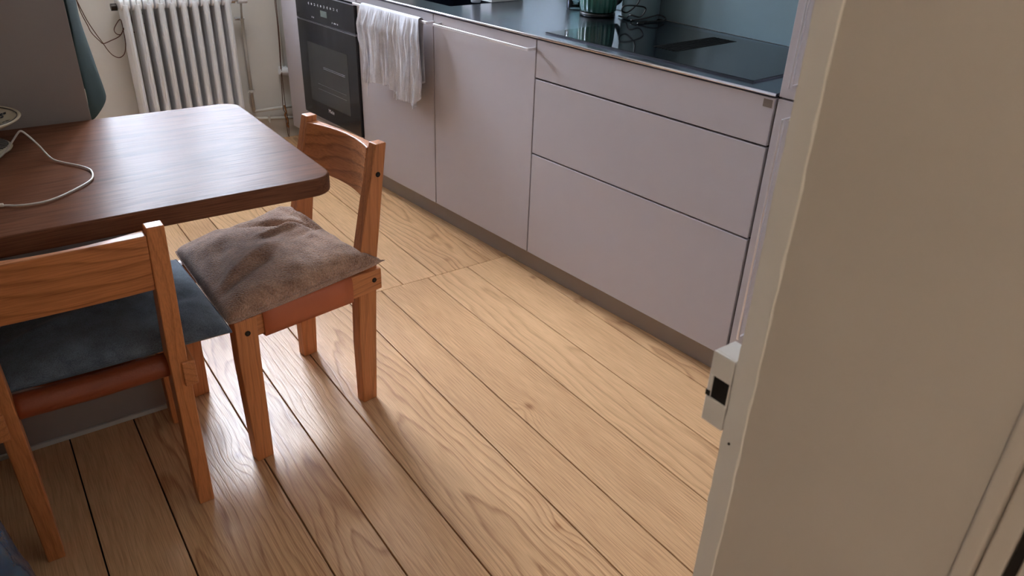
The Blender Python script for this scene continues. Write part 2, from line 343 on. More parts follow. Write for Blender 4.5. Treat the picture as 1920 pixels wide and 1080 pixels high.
struct('trim_1', box(B(), WX0-.04, WX1+.04, YB-.05, YB+.09, WZ0-.03, WZ0), M_jambwhite, bevel=.004)

# doorway frame seen close on the right
dj = bpy.data.objects.new('door_1', None); dj.location = (JX, YF1, 0); C.objects.link(dj); dj['kind'] = 'structure'
bm = B()                                             # casing edge on the kitchen side, slightly wavy painted edge
secs = []
for i in range(260):
    z = 2.1*i/259; d = .0014*noise.noise((z*9, 1.3, 0))+.0012*noise.noise((z*60, 4, 0))
    secs.append([(.0+d*.3, -.021, z), (0, -.002+d, z), (.004, 0+d*.5, z), (.03, 0, z), (.03, -.021, z)])
loft(bm, secs); mesh('casing_edge', bm, M_jambwhite, dj)
mesh('casing', box(B(), .03, .10, -.021, 0, 0, 2.16), M_jambwhite, dj, bevel=.002)
mesh('jamb_board', box(B(), .0008, .03, YF0-YF1+.001, -.0215, 0, 2.1), M_jamb, dj)
bm = B()
pts = []; 
for i in range(300):
    z = 2.1*i/299; pts.append((.0006, -.0213+.0011*noise.noise((z*11, 7, 0))+.0008*noise.noise((z*45, 2, 0)), z))
tube(bm, pts, .0011, 8, smooth=False, radii=[.0010+.0012*max(0, noise.noise((i*.35, 9, 3))) for i in range(300)])
mesh('paint_ridge', bm, mat('gloss_highlight_paint', rgb(235, 230, 222), .2), dj, smooth=True)  # bead coloured lighter than the jamb to carry the window highlight
bm = B(); y0 = YF0-YF1
box(bm, -.004, .03, y0-.011, y0, 0, 2.1); mesh('door_stop', bm, M_jamb, dj, bevel=.002)
mesh('hall_casing', box(B(), .001, .09, y0-.024, y0-.0115, 0, 2.16), M_jamb, dj, bevel=.002)
mesh('rebate_shadow_gap', box(B(), .004, .04, y0-.030, y0-.0245, 0, 2.1), M_black, dj)
mesh('hinge_edge', box(B(), .0, .04, y0-.075, y0-.0305, 0, 2.08), M_jamb, dj, bevel=.002)
mesh('jamb_board', box(B(), JL-JX-.03, JL-JX, y0, 0, 0, 2.1), M_jamb, dj)
mesh('head_board', box(B(), JL-JX, 0, y0, -.001, 2.075, 2.1), M_jamb, dj)
# rim-lock keeper on the casing
k = thing('lock_keeper', 'white painted lock keeper box with a square black hole on the door frame', 'lock', (JX, YF1, .932))
bm = B(); d, wk, hk = .0215, .026, .068
hy0, hy1, hz0, hz1 = .0042, .0185, .024, .0455       # mouth of the latch hole (from the far end of the box)
Y1 = d
def q(x0, x1, ya, yb, z0, z1): box(bm, x0, x1, ya, yb, z0, z1)
q(0, .003, 0, Y1, 0, hz0); q(0, .003, 0, Y1, hz1, hk); q(0, .003, 0, .0015, hz0, hz1); q(0, .003, Y1-hy0+.0002, Y1, hz0, hz1)
q(.003, wk, 0, Y1, 0, .003); q(.003, wk, 0, Y1, hk-.003, hk); q(.003, wk, Y1-.003, Y1, .003, hk-.003); q(wk-.003, wk, 0, Y1-.003, .003, hk-.003)
mesh('keeper_case', bm, M_jambwhite, k, bevel=.0008)
mesh('latch_hole', box(B(), .0015, .0035, .001, Y1-.0035, hz0-.0015, hz1+.0015), M_black, k)
mesh('latch_notch', box(B(), -.0004, .002, Y1-.0038, Y1+.0004, hz0+.001, hz0+.006), M_black, k)
bm = B(); cyl(bm, (-.0006, -.010, -.006), (.001, -.010, -.006), .0012, 10); mesh('screw', bm, M_screw, k)

# ------------------------------------------------------------------ kitchen run
def cabinet(name, label, Y0, Y1, cat='cabinet', z0=.095, z1=.87, depth=.50, ztop=None):
    u, o = unit(name, label, cat, 0, Y0, 0)
    bm = box(B(), .022, depth, .001, Y1-Y0-.001, z0+.002, (ztop or z1)-.002); mesh('carcass', bm, M_cabd, u)
    return u
def front(u, name, y0, y1, z0, z1, gap=.0028, m=M_cab): return mesh(name, box(B(), 0, .019, y0+gap, y1-gap, z0+gap, z1-gap), m, u, bevel=.0012, seg=2)
def bar_handle(parent, y0, y1, z, vertical=False):
    bm = B()
    if not vertical:
        box(bm, -.038, -.031, y0, y1, z-.005, z+.005); box(bm, -.031, 0, y0, y0+.006, z-.005, z+.005); box(bm, -.031, 0, y1-.006, y1, z-.005, z+.005)
    return mesh('handle', bm, M_handle, parent, bevel=.0012)
D0, D1, D2, D3, D4 = 0, .894, 1.484, 2.063, 2.632
def door_unit(label, a, b, hy0, hy1):
    u = cabinet('base_cabinet', label, a, b, ztop=.715 if a == D2 else None)
    dr = front(u, 'door', 0, b-a, .095, .87)
    bar_handle(dr, hy0-a, hy1-a, .838)
    return u
door_unit('mauve grey base cabinet with a long bar handle and no towel, left of the drawers', D1, D2, .895, 1.435)
door_unit('mauve grey base cabinet beside the oven, its bar handle holding the white towel', D2, D3, 1.478, 2.03)
u = cabinet('drawer_cabinet', 'wide mauve grey cabinet of three handleless drawers under the black hob', D0, D1, 'drawers')
front(u, 'drawer_front', 0, D1, .742, .87); front(u, 'drawer_front', 0, D1, .481, .742); front(u, 'drawer_front', 0, D1, .095, .481)
mesh('badge', box(B(), -.0012, .0, .008, .034, .842, .862), mat('badge_metal', rgb(130, 118, 110), .4, metal=.4), u, bevel=.0006)
# oven housing and oven
u = cabinet('oven_cabinet', 'mauve grey cabinet housing around the black oven', D3, D4, z0=.095)
front(u, 'drawer_front', 0, D4-D3, .095, .222); front(u, 'top_rail', 0, D4-D3, .828, .87)
mesh('sill_strip', box(B(), -.006, .019, .002, D4-D3-.002, .224, .236), M_edge, u, bevel=.001)
ov, _ = unit('oven', 'black glass built in oven with a small display and printed symbols', 'oven', 0, D3, .238)
wO = D4-D3; b0 = -.238
mesh('body', box(B(), -.0, .02, .003, wO-.003, .001, .585), M_black, ov)
mesh('control_panel', box(B(), -.012, -.0005, .003, wO-.003, .703+b0, .822+b0), M_oven, ov, bevel=.001)
dr = mesh('oven_door', box(B(), -.012, -.0005, .003, wO-.003, .002, .694+b0), M_oven, ov, bevel=.001)
mesh('trim', box(B(), -.0135, -.0005, .003, wO-.003, .6945+b0, .6970+b0), M_edge, ov)
mesh('trim', box(B(), -.0135, -.0005, .003, wO-.003, .7000+b0, .7015+b0), M_edge, ov)
mesh('trim', box(B(), -.0135, -.0005, .003, wO-.003, .8225+b0, .8255+b0), M_edge, ov)
mesh('viewing_window', box(B(), -.0126, -.0119, .09, .48, .315+b0, .60+b0), M_ovenwin, dr)
for z in (.50, .493, .41, .385):
    bm = B(); cyl(bm, (-.0130, .12, z+b0), (-.0130, .33 if z > .45 else .40, z+b0), .0011 if z > .45 else .0006, 6); mesh('rack', bm, M_edge, dr)
mesh('display', box(B(), -.0128, -.0119, .255, .315, .735+b0, .762+b0), mat('display_glass', rgb(112, 122, 118), .3), ov)
bm = B()
for i in range(10):
    yy = .15+i*.0305; zz = .783+b0-.0004*i
    if i % 3 == 0: box(bm, -.0127, -.0119, yy, yy+.003, zz-.006, zz+.006); box(bm, -.0127, -.0119, yy+.005, yy+.008, zz-.003, zz+.003)
    elif i % 3 == 1: box(bm, -.0127, -.0119, yy, yy+.010, zz-.005, zz-.003); box(bm, -.0127, -.0119, yy, yy+.010, zz+.003, zz+.005); box(bm, -.0127, -.0119, yy, yy+.002, zz-.003, zz+.003)
    else: box(bm, -.0127, -.0119, yy, yy+.008, zz-.004, zz+.004)
for yy in (.155, .172, .185, .205, .385, .40): box(bm, -.0127, -.0119, yy, yy+.006, .721+b0-.003, .721+b0+.003)
mesh('symbols', bm, M_white, ov)['kind'] = 'stuff'
text_mesh('lettering', 'Miele', .026, M_white, ov, (-.0124, .284, .292+b0), (math.radians(90), 0, math.radians(-90)))
# filler and plinth
u, _ = unit('filler_panel', 'pale mauve filler panel between the oven and the radiator wall', 'panel', 0, D4)
mesh('panel_board', box(B(), 0, .10, .003, .19, .107, .87), M_cab, u, bevel=.0012)
u, _ = unit('plinth', 'long grey plinth board along the floor under the kitchen units', 'plinth', .05, -.6)
mesh('plinth_board', box(B(), 0, .016, .0, 3.42, .0, .094), M_plinth, u)
# worktop
u, o = unit('worktop', 'thin stainless steel worktop running the length of the kitchen units', 'worktop', 0, 0, .872)
def wallX(Y): return (XR-.004+Y*math.sin(TH))/math.cos(TH)
SX0, SX1, SY0, SY1 = .115, .47, 1.53, 1.98
Yn, Yf = .001, 2.822
bm = B()
prism(bm, [(-.003, Yn), (wallX(Yn), Yn), (wallX(SY0), SY0), (-.003, SY0)], 0, .0085)
prism(bm, [(-.003, SY0), (SX0, SY0), (SX0, SY1), (-.003, SY1)], 0, .0085)
prism(bm, [(SX1, SY0), (wallX(SY0), SY0), (wallX(SY1), SY1), (SX1, SY1)], 0, .0085)
prism(bm, [(-.003, SY1), (wallX(SY1), SY1), (wallX(Yf), Yf), (-.003, Yf)], 0, .0085)
mesh('steel_top', bm, M_steel, u)
bm = B(); cyl(bm, (-.003, Yn, .00425), (-.003, Yf, .00425), .0042, 12); mesh('rolled_edge', bm, M_edge, u, smooth=True)
u, _ = unit('sink', 'recessed stainless steel sink basin in the worktop', 'sink', SX0, SY0, .72)
bm = B(); t = .002; lx, ly = SX1-SX0, SY1-SY0
box(bm, 0, lx, 0, ly, 0, t); box(bm, 0, t, 0, ly, t, .158); box(bm, lx-t, lx, 0, ly, t, .158); box(bm, t, lx-t, 0, t, t, .158); box(bm, t, lx-t, ly-t, ly, t, .158)
mesh('basin', bm, M_steel, u)
bm = B(); cyl(bm, (lx/2, ly/2, t), (lx/2, ly/2, t+.003), .035); mesh('drain', bm, M_chrome, u)
u, _ = unit('tap', 'tall steel kitchen tap behind the sink basin', 'tap', .53, 1.75, .881)
bm = B(); cyl(bm, (0, 0, 0), (0, 0, .05), .022); tube(bm, [(0, 0, .04), (0, 0, .2), (-.01, 0, .3), (-.08, 0, .35), (-.16, 0, .31), (-.17, 0, .25)], .011, 12); mesh('spout', bm, M_chrome, u, smooth=True)
bm = B(); cyl(bm, (0, -.02, .035), (0, -.075, .05), .007, 10); mesh('lever', bm, M_chrome, u, smooth=True)
# hob
HX0, HX1, HY0, HY1 = .048, .535, .103, .900
u, _ = unit('induction_hob', 'black glass induction hob with a central slatted vent', 'hob', HX0, HY0, .8805)
a, b = HX1-HX0, HY1-HY0
VX0, VX1, VY0, VY1 = .120, .436, .355, .450
bm = B(); box(bm, 0, a, 0, VY0, 0, .0055); box(bm, 0, a, VY1, b, 0, .0055); box(bm, 0, VX0, VY0, VY1, 0, .0055); box(bm, VX1, a, VY0, VY1, 0, .0055)
mesh('glass_plate', bm, M_hob, u)
bm = B(); box(bm, -.0035, -.0003, -.003, b+.003, 0, .0045); box(bm, 0, a, -.003, -.0003, 0, .0045); box(bm, 0, a, b+.0003, b+.003, 0, .0045)
mesh('metal_rim', bm, mat('hob_rim', rgb(90, 92, 100), .35, metal=.9), u)
M_vent = mat('vent_black', rgb(7, 7, 8), .7, spec=.1)
vt = mesh('vent_tray', box(B(), VX0, VX1, VY0, VY1, 0, .001), M_vent, u)
for i in range(7):
    yy = VY0+.004+i*.0133; mesh('slat', box(B(), VX0+.003, VX1-.003, yy, yy+.007, .001, .0062), M_vent, vt)
# tall cabinet on the right
u = None
tu, _ = unit('tall_cabinet', 'tall mauve grey cabinet with two upright bar handles at the near end of the worktop', 'cabinet', 0, -.604)
mesh('carcass', box(B(), .02, .50, 0, .6, .097, 2.2), M_cab, tu)
for z0, z1, h0, h1 in ((.095, .869, .20, .834), (.874, 2.2, .908, 1.7)):
    dd = mesh('door', box(B(), 0, .0185, .002, .598, z0, z1), M_cab, tu, bevel=.0012)
    bm = B(); box(bm, -.042, -.034, .549, .556, h0, h1); box(bm, -.034, 0, .549, .556, h0, h0+.007); box(bm, -.034, 0, .549, .556, h1-.007, h1); mesh('handle', bm, M_handle, dd, bevel=.001)
# splashback glass on the wall
sb = mesh('splashback', box(B(), XR-.004, XR-.0005, -.02, 2.9, .882, 1.5), M_splash); tag(sb, 'grey teal glass splashback on the wall behind the hob', 'splashback')

# ------------------------------------------------------------------ things on the worktop
WT = .8815
t = thing('kettle', 'fluted dark green kettle standing on the steel worktop beside the hob', 'kettle', (.385, 1.127, WT))
bm = B(); lathe(bm, [(.062, 0), (.067, .002), (.067, .012), (.062, .014)], 48); mesh('base', bm, M_black, t, smooth=True)
bm = B(); lathe(bm, [(.060, .0145), (.067, .02), (.070, .05), (.068, .10), (.062, .15), (.055, .19), (.050, .205)], 144, flute=(22, .022)); mesh('body', bm, M_kettle, t, smooth=True)
bm = B(); lathe(bm, [(.050, .206), (.046, .215), (.02, .222), (.008, .224), (.010, .236), (.0, .24)], 40); mesh('lid', bm, M_kettle, t, smooth=True)
bm = B(); tube(bm, [(.055, -.02, .19), (.095, -.035, .19), (.105, -.04, .13), (.085, -.032, .06), (.062, -.022, .04)], .009, 10); mesh('handle', bm, M_black, t, smooth=True)
bm = B(); tube(bm, [(-.06, .02, .14), (-.085, .03, .17), (-.095, .034, .19)], .012, 10); mesh('spout', bm, M_kettle, t, smooth=True)
t = thing('canister', 'large round pale teal canister on the worktop right of the green kettle', 'canister', (.483, .998, WT))
bm = B(); lathe(bm, [(.062, 0), (.068, .004), (.070, .02), (.070, .22), (.066, .23)], 56); mesh('body', bm, M_canister, t, smooth=True)
bm = B(); lathe(bm, [(.067, .2305), (.068, .25), (.05, .256), (.012, .257), (.014, .275), (.0, .278)], 48); mesh('lid', bm, M_canister, t, smooth=True)
t = thing('glass_jar', 'clear glass jar on the worktop left of the green kettle', 'jar', (.405, 1.283, WT))
bm = B(); lathe(bm, [(.033, 0), (.036, .004), (.036, .11), (.028, .125), (.028, .135), (.026, .135), (.026, .124), (.034, .11), (.034, .006), (.0, .005)], 40); mesh('body', bm, M_jar, t, smooth=True)
bm = B(); cyl(bm, (0, 0, .1355), (0, 0, .15), .030, 32); mesh('lid', bm, M_chrome, t)
bm = B()
yp = .912
tube(bm, [(.432, 1.058, .886), (.395, .98, .893), (.37, yp+.02, .911), (.40, yp, .906), (.419, yp-.004, .934), (.369, yp-.006, .946), (.318, yp, .947), (.313, yp+.006, .931), (.342, yp+.01, .923),
          (.370, yp+.006, .939), (.387, yp, .963), (.40, yp+.01, 1.02), (.42, yp+.0, 1.08)], .0028, 8, 8)
t = tag(mesh('power_cord', bm, M_black, smooth=True), 'black power cord looping up in front of the pale teal canister', 'cord')
bm = B()
tube(bm, [(.40, .955, .8905), (.377, .93, .893), (.408, .912, .898), (.45, .90, .906), (.487, .905, .908), (.517, .902, .897), (.497, .885, .8905), (.44, .895, .8895), (.39, .90, .8895), (.365, .885, .8895), (.385, .875, .8895)], .0026, 8, 8)
t = tag(mesh('power_cord', bm, M_black, smooth=True), 'black power cord lying in flat loops on the back of the hob', 'cord')
t = thing('dish_tray', 'white rimmed dish tray standing on the steel worktop near the sink', 'tray', (.262, 1.66, WT), TH)
bm = B(); prism(bm, [(-.085, -.10), (.085, -.10), (.085, .10), (-.085, .10)], 0, .004); mesh('tray_base', bm, M_jambwhite, t, bevel=.002)
bm = B(); box(bm, -.085, -.079, -.10, .10, .004, .055); box(bm, .079, .085, -.10, .10, .004, .055); box(bm, -.079, .079, -.10, -.094, .004, .055); box(bm, -.079, .079, .094, .10, .004, .055); mesh('tray_rim', bm, M_jambwhite, t, bevel=.002)
t = thing('soap_bottle', 'small pale soap bottle on the worktop between the sink and the dish tray', 'bottle', (.13, 1.585, WT))
bm = B(); lathe(bm, [(.018, 0), (.02, .003), (.02, .11), (.010, .125), (.010, .14)], 28); mesh('body', bm, M_white, t, smooth=True)
bm = B(); cyl(bm, (0, 0, .14), (0, 0, .165), .006, 12); cyl(bm, (0, 0, .163), (-.03, 0, .16), .004, 10); mesh('pump', bm, M_chrome, t)

# ------------------------------------------------------------------ tea towel on the bar handle
def towel():
    c, s_ = math.cos(TH), math.sin(TH)
    Y0, Y1 = 1.516, 1.948
    NU, NV = 170, 90
    ctrl = [(0, .575), (.06, .52), (.10, .505), (.16, .522), (.22, .516), (.30, .515), (.36, .512), (.42, .545), (.50, .560), (.60, .548), (.72, .552), (.85, .538), (.95, .530), (1, .535)]
    def bot(u):
        for (a, za), (b, zb) in zip(ctrl, ctrl[1:]):
            if a <= u <= b: return za+(zb-za)*(u-a)/(b-a)
    zt = .848
    def ridge(u, d, k):
        x = u*11+.35*noise.noise((u*4, d*5, k)); a = noise.noise((x, d*1.1, k)); b = noise.noise((u*34, d*2.2, k+5)); c_ = noise.noise((u*75, d*5, k+9))
        return max(0, 1-abs(a)*2.4)**1.6*.50+max(0, 1-abs(b)*2.6)**1.6*.42+c_*.20
    bm = B(); grid = []
    for i in range(NU+1):
        u = i/NU; row = []
        Lf = zt-bot(u)+.006*noise.noise((u*40, 3, 0)); Lb = .24+.02*math.sin(u*9)
        for j in range(NV+1):
            v = j/NV
            if v < .22:                                         # back drape
                k = 1-v/.22; d = k*Lb; X = -.0235+.004*noise.noise((u*9, d*6, 2))*min(1, d*20); Z = zt-.004-d; amp = 0; sg = 0; Yo = 0
            elif v < .30:
                a = (v-.22)/.08*math.pi; X = -.0345+.011*math.cos(a); Z = zt-.004+.007*math.sin(a); d = 0; Yo = 0
            else:
                d = (v-.30)/.70*Lf; X = -.0455; Z = zt-.004-d; k = min(1, d*14)
                soft = .35+.65*min(1, abs(u-.30)*5) if .17 < u < .42 else 1
                X -= .030*ridge(u, d, 0)*k*soft+.001*k
                Yo = .008*noise.noise((u*16, d*7, 30))*k
                if u < .14: Yo -= .03*(1-u/.14)*math.sin(min(1, d/.27)*math.pi*.75)
                if u > .86: Yo += (.006*math.sin(d*22)-.14*d*.9*(u-.86)/.14*.6)
            Yv = Y0+(Y1-Y0)*u+Yo
            row.append(bm.verts.new((X*c-Yv*s_, X*s_+Yv*c, Z)))
        grid.append(row)
    for i in range(NU):
        for j in range(NV):
            bm.faces.new((grid[i][j], grid[i+1][j], grid[i+1][j+1], grid[i][j+1]))
    o = mesh('tea_towel', bm, M_linen, smooth=True, solid=.0014)
    def P(X, Y, Z): return (X*c-Y*s_, X*s_+Y*c, Z)
    for n_, (ya, za, zb) in enumerate(((1.900, .55, .470), (1.552, .56, .496), (1.69, .54, .512), (1.672, .54, .508))):
        b2 = B(); tube(b2, [P(-.058, ya, za), P(-.061, ya-.004, (za+zb)/2+.01), P(-.058, ya+.003, (za+zb)/2-.01), P(-.060, ya, zb)], .0016, 6)
        mesh('loose_thread', b2, M_linen, o, smooth=True)
    return tag(o, 'crinkled white linen tea towel hanging over the bar handle beside the oven', 'towel')
towel()

# ------------------------------------------------------------------ far wall: radiator, pipes, cords
rad = thing('radiator', 'white cast column radiator on the wall under the window', 'radiator', (-.745, 2.875, .15))
def section_bm():
    bm = B()
    for y in (-.055, 0, .055):
        w_ = .0125 if y > -.05 else .0145
        secs = []
        for z, k in ((.02, .7), (.06, 1), (.58, 1), (.615, .8)):
            secs.append([(w_*k*math.cos(a), y+.021*math.sin(a), z) for a in [2*math.pi*i/14 for i in range(14)]])
        loft(bm, secs)
    for z0, z1 in ((.0, .055), (.585, .645)):
        zc = (z0+z1)/2; hz = (z1-z0)/2
        secs = []
        for x, k in ((-.0245, .80), (-.019, 1), (.019, 1), (.0245, .80)):
            secs.append([(x, .062*k*math.copysign(abs(math.cos(a))**.6, math.cos(a)), zc+hz*k*math.copysign(abs(math.sin(a))**.8, math.sin(a))) for a in [2*math.pi*i/24 for i in range(24)]])
        loft(bm, secs)
    # thin cast fin standing proud at the front of the section
    loft(bm, [[(-.003, -.0765, .03), (.003, -.0765, .03), (.004, -.06, .03), (-.004, -.06, .03)], [(-.003, -.0785, .08), (.003, -.0785, .08), (.004, -.06, .08), (-.004, -.06, .08)],
              [(-.003, -.0785, .58), (.003, -.0785, .58), (.004, -.06, .58), (-.004, -.06, .58)], [(-.003, -.066, .648), (.003, -.066, .648), (.004, -.05, .65), (-.004, -.05, .65)]])
    return bm
s0 = mesh('radiator_section', section_bm(), M_rad, rad, bevel=.0012, seg=1); s0.location.x = -.224
for i in range(1, 10):
    o = s0.copy(); C.objects.link(o); o.location.x = -.224+i*.0508; o.location.y = 0
bm = B(); cyl(bm, (-.250, -.0, .60), (-.275, -.0, .60), .016, 16); mesh('end_plug', bm, M_screw, rad)
bm = B(); cyl(bm, (.258, 0, .605), (.285, 0, .605), .017, 16); cyl(bm, (.285, 0, .605), (.30, 0, .605), .010, 12); mesh('valve_body', bm, M_chrome, rad)
bm = B(); cyl(bm, (.30, .0, .605), (.345, .0, .605), .019, 20); mesh('valve_knob', bm, M_rad, rad)
pp = thing('heating_pipes', 'painted heating pipes running down beside the radiator and along the wall to the units', 'pipe', (-.415, 2.945, .1))
def pth(*q): return [(x+.415, y-2.945, z-.1) for x, y, z in q]
bm = B(); tube(bm, pth((-.425, 2.885, .755), (-.427, 2.9, .66)), .005, 10, smooth=False); tube(bm, pth((-.427, 2.9, .66), (-.416, 2.935, .64), (-.416, 2.94, .50), (-.415, 2.94, .173)), .0085, 12, smooth=False); mesh('riser', bm, M_pipe, pp, smooth=True)
for z in (.285,):
    bm = B(); cyl(bm, (-.0, -.005, z-.1-.006), (-.0, -.005, z-.1+.006), .0125, 14); box(bm, -.018, .018, -.012, -.004, z-.106, z-.094); mesh('pipe_clip', bm, M_pipe, pp)
bm = B(); cyl(bm, pth((-.452, 2.94, .655))[0], pth((-.405, 2.94, .655))[0], .009, 12); mesh('valve_cross', bm, M_chrome, pp)
bm = B(); tube(bm, pth((-.415, 2.94, .175), (-.19, 2.94, .178)), .0085, 12, smooth=False); mesh('upper_branch', bm, M_pipe, pp, smooth=True)
bm = B(); tube(bm, pth((-.47, 2.94, .145), (-.34, 2.94, .127), (-.19, 2.94, .112)), .0085, 12, smooth=False); mesh('lower_branch', bm, M_pipe, pp, smooth=True)
bm = B(); cyl(bm, pth((-.34, 2.93, .145))[0], pth((-.34, 2.93, .108))[0], .006, 10); cyl(bm, pth((-.346, 2.94, .128))[0], pth((-.334, 2.94, .128))[0], .0125, 14); mesh('pipe_clip', bm, M_pipe, pp)
wb = thing('wall_fitting', 'small white round fitting on the wall between the radiator pipes and the filler panel', 'fitting', (-.225, 2.95, .372))
bm = B(); tube(bm, [(-.03, -.02, .006), (.03, -.02, -.006)], .021, 20, smooth=False); mesh('barrel', bm, M_rad, wb, bevel=.002)
bm = B(); tube(bm, [(.006, .005, .02), (.004, .008, .38)], .005, 8, smooth=False); mesh('conduit', bm, M_pipe, wb, smooth=True)
mesh('back_plate', box(B(), -.02, .02, -.005, .019, -.02, .02), M_rad, wb)
y = 2.905
def cord(label, paths, r=.0022, nm='blind_cord'):
    bm = B()
    for p in paths: tube(bm, p, r, 6, 5)
    return tag(mesh(nm, bm, M_cord, smooth=True), label, 'cord')
cord('thin brown blind cord slung in a low loop left of the radiator', [
    [(-1.150, y, .80), (-1.142, y, .73), (-1.127, y, .676), (-1.117, y, .64), (-1.091, y, .602), (-1.078, y, .589), (-1.046, y, .599), (-1.003, y, .617), (-.978, y, .649)],
    [(-1.150, y-.004, .79), (-1.126, y-.004, .699), (-1.1, y-.004, .634), (-1.081, y-.006, .594), (-1.066, y-.004, .559), (-1.048, y-.004, .533), (-1.023, y-.004, .521), (-.998, y-.004, .538), (-.985, y-.004, .581), (-.983, y-.002, .642), (-.985, y, .69), (-1.009, y, .668), (-1.021, y, .645), (-1.013, y, .627), (-.995, y-.005, .626), (-.98, y-.006, .654)]])
y = 2.962
cord('short brown cord end with a wooden toggle showing between the radiator ribs', [[(-.922, y, .76), (-.925, y, .70), (-.933, y, .63), (-.922, y, .618)], [(-.918, y-.003, .72), (-.912, y-.003, .66), (-.914, y-.003, .62)], [(-.882, y, .715), (-.866, y, .678), (-.874, y, .658), (-.884, y, .657)]], .0024)
y = 2.915
rc = cord('long brown blind cord hanging down the wall beside the filler panel', [
    [(-.244, y, .98), (-.243, y, .738), (-.242, y, .685), (-.243, y, .579), (-.25, y, .415), (-.254, y, .33), (-.262, y, .186), (-.254, y, .15), (-.253, y, .08), (-.250, y, .02)],
    [(-.237, y-.004, .98), (-.238, y-.004, .737), (-.239, y-.004, .632), (-.247, y-.006, .45), (-.249, y-.004, .401), (-.25, y-.004, .214), (-.247, y-.004, .155), (-.242, y-.004, .094), (-.247, y-.004, .016)]], .0019)
bm = B(); tube(bm, [(-.256, y-.003, .195), (-.250, y-.009, .16), (-.257, y-.003, .14), (-.246, y-.009, .11), (-.250, y-.003, .085), (-.243, y-.005, .07)], .0045, 8); mesh('knot', bm, mat('ochre_cord', rgb(140, 92, 50), .8), rc, smooth=True)

# ------------------------------------------------------------------ left: tall cabinet, green cloth, base panel, table
t = thing('tall_cabinet', 'tall plain grey brown cabinet end standing behind the left end of the table', 'cabinet', (-1.92, 1.021, 0))
mesh('side_panel', box(B(), -.48, .520, 0, .019, 0, 2.3), M_panel, t, bevel=.001)
mesh('carcass', box(B(), -.48, .516, .0195, .60, 0, 2.298), M_panel, t)
t = thing('base_cabinet', 'low grey cabinet carrying the left end of the table, with a thin floor strip', 'cabinet', (-1.90, .764, 0))
mesh('front_panel', box(B(), -.54, .551, 0, .018, .014, .709), M_panel, t, bevel=.001)
mesh('carcass', box(B(), -.54, .548, .0185, .255, 0, .708), M_panel, t)
bm = B(); box(bm, -.54, .491, -.006, .018, 0, .0135); mesh('floor_strip', bm, M_pipe, t, bevel=.002)
# cloth
def cloth():
    bm = B(); rows = []
    prof = [(1.12, -1.392, -1.330), (.99, -1.392, -1.334), (.95, -1.392, -1.336), (.885, -1.392, -1.327), (.802, -1.392, -1.317), (.75, -1.392, -1.310), (.728, -1.392, -1.309)]
    for z, xa, xb in prof:
        rows.append([bm.verts.new((xa+.004*math.sin(z*40), 1.10, z-.012)), bm.verts.new(((xa+xb)/2, 1.20+.012*math.sin(z*18), z-.008)), bm.verts.new((xb, 1.33, z)), bm.verts.new((xb-.012, 1.40, z+.002)), bm.verts.new((xa+.006, 1.46, z+.004))])
    for a, b_ in zip(rows, rows[1:]):
        for i in range(4): bm.faces.new((a[i], a[i+1], b_[i+1], b_[i]))
    o = mesh('hanging_cloth', bm, M_green, smooth=True, solid=.004)
    ss = o.modifiers.new('s', 'SUBSURF'); ss.levels = ss.render_levels = 2
    bm = B(); tube(bm, [(-1.400, 1.25, 1.13), (-1.375, 1.25, 1.13), (-1.37, 1.25, 1.145)], .005, 8); mesh('hook', bm, M_chrome, o)
    return tag(o, 'dark green cloth hanging from the side of the tall grey brown cabinet', 'cloth')
cloth()
# table top with rounded corners
def rounded(x0, x1, y0, y1, r, n=8):
    p = [(x0, y0)]
    p += [(x1-r+r*math.sin(a), y0+r-r*math.cos(a)) for a in [math.pi/2*i/n for i in range(n+1)]]
    p += [(x1-r+r*math.cos(a), y1-r+r*math.sin(a)) for a in [math.pi/2*i/n for i in range(n+1)]]
    return p+[(x0, y1)]
t = thing('table', 'dark walnut table top with rounded corners cantilevered out from the low grey cabinet', 'table', (-1.6, .675, .71))
bm = prism(B(), rounded(-.70, .566, -.345, .3445, .05), 0, .04); mesh('table_top', bm, W_table, t, bevel=.005, seg=3)
# bowl on the table
t = thing('fruit_bowl', 'footed ceramic bowl painted with dark blue flowers at the left of the table', 'bowl', (-1.672, .870, .7505))
BR, BZ = .115, .068
bm = B(); lathe(bm, [(.083, 0), (.086, .004), (.080, .009), (.055, .014), (.026, .022), (.022, .034), (.035, .042), (.07, .050), (.10, .060), (.115, .068), (.118, .071), (.116, .074), (.106, .070), (.07, .059), (.03, .053), (.001, .052)], 72); mesh('body', bm, M_ceram, t, smooth=True)
def ring(r, z, rr, m, nm):
    bm = B(); tube(bm, [(r*math.cos(2*math.pi*i/60), r*math.sin(2*math.pi*i/60), z) for i in range(61)], rr, 6, smooth=False); return mesh(nm, bm, m, t, smooth=True)
ring(.110, .0722, .0013, M_brownp, 'painted_line'); ring(.045, .0563, .0012, M_brownp, 'painted_line')
bm = B()
for i in range(34):
    a = 2*math.pi*i/34+.05*rnd.random(); rr = .078+.012*((i*7) % 3-1)
    for k_ in range(5):
        aa = a+.05*math.cos(k_*1.257); r2 = rr+.0058*math.sin(k_*1.257); z = .0588+(r2-.07)*.30+.0008
        p = [(r2+.0036*math.cos(b_), aa, b_) for b_ in (0, 1, 2, 3, 4, 5)]
        vv = [bm.verts.new((q_[0]*math.cos(aa+.04*math.sin(q_[2])), q_[0]*math.sin(aa+.04*math.sin(q_[2])), .0588+(q_[0]-.07)*.30+.0012)) for q_ in p]
        bm.faces.new(vv)
fo = mesh('painted_flowers', bm, M_bluep, t)
bm = B()
n_ = 48
for i in range(n_):
    a0, a1 = 2*math.pi*i/n_, 2*math.pi*(i+.62)/n_
    vv = [bm.verts.new((r_*math.cos(a), r_*math.sin(a), z_)) for r_, a, z_ in ((.079, a0, .0099), (.079, a1, .0099), (.060, a1, .0139), (.060, a0, .0139))]; bm.faces.new(vv)
mesh('painted_foot_band', bm, M_bluep, t)
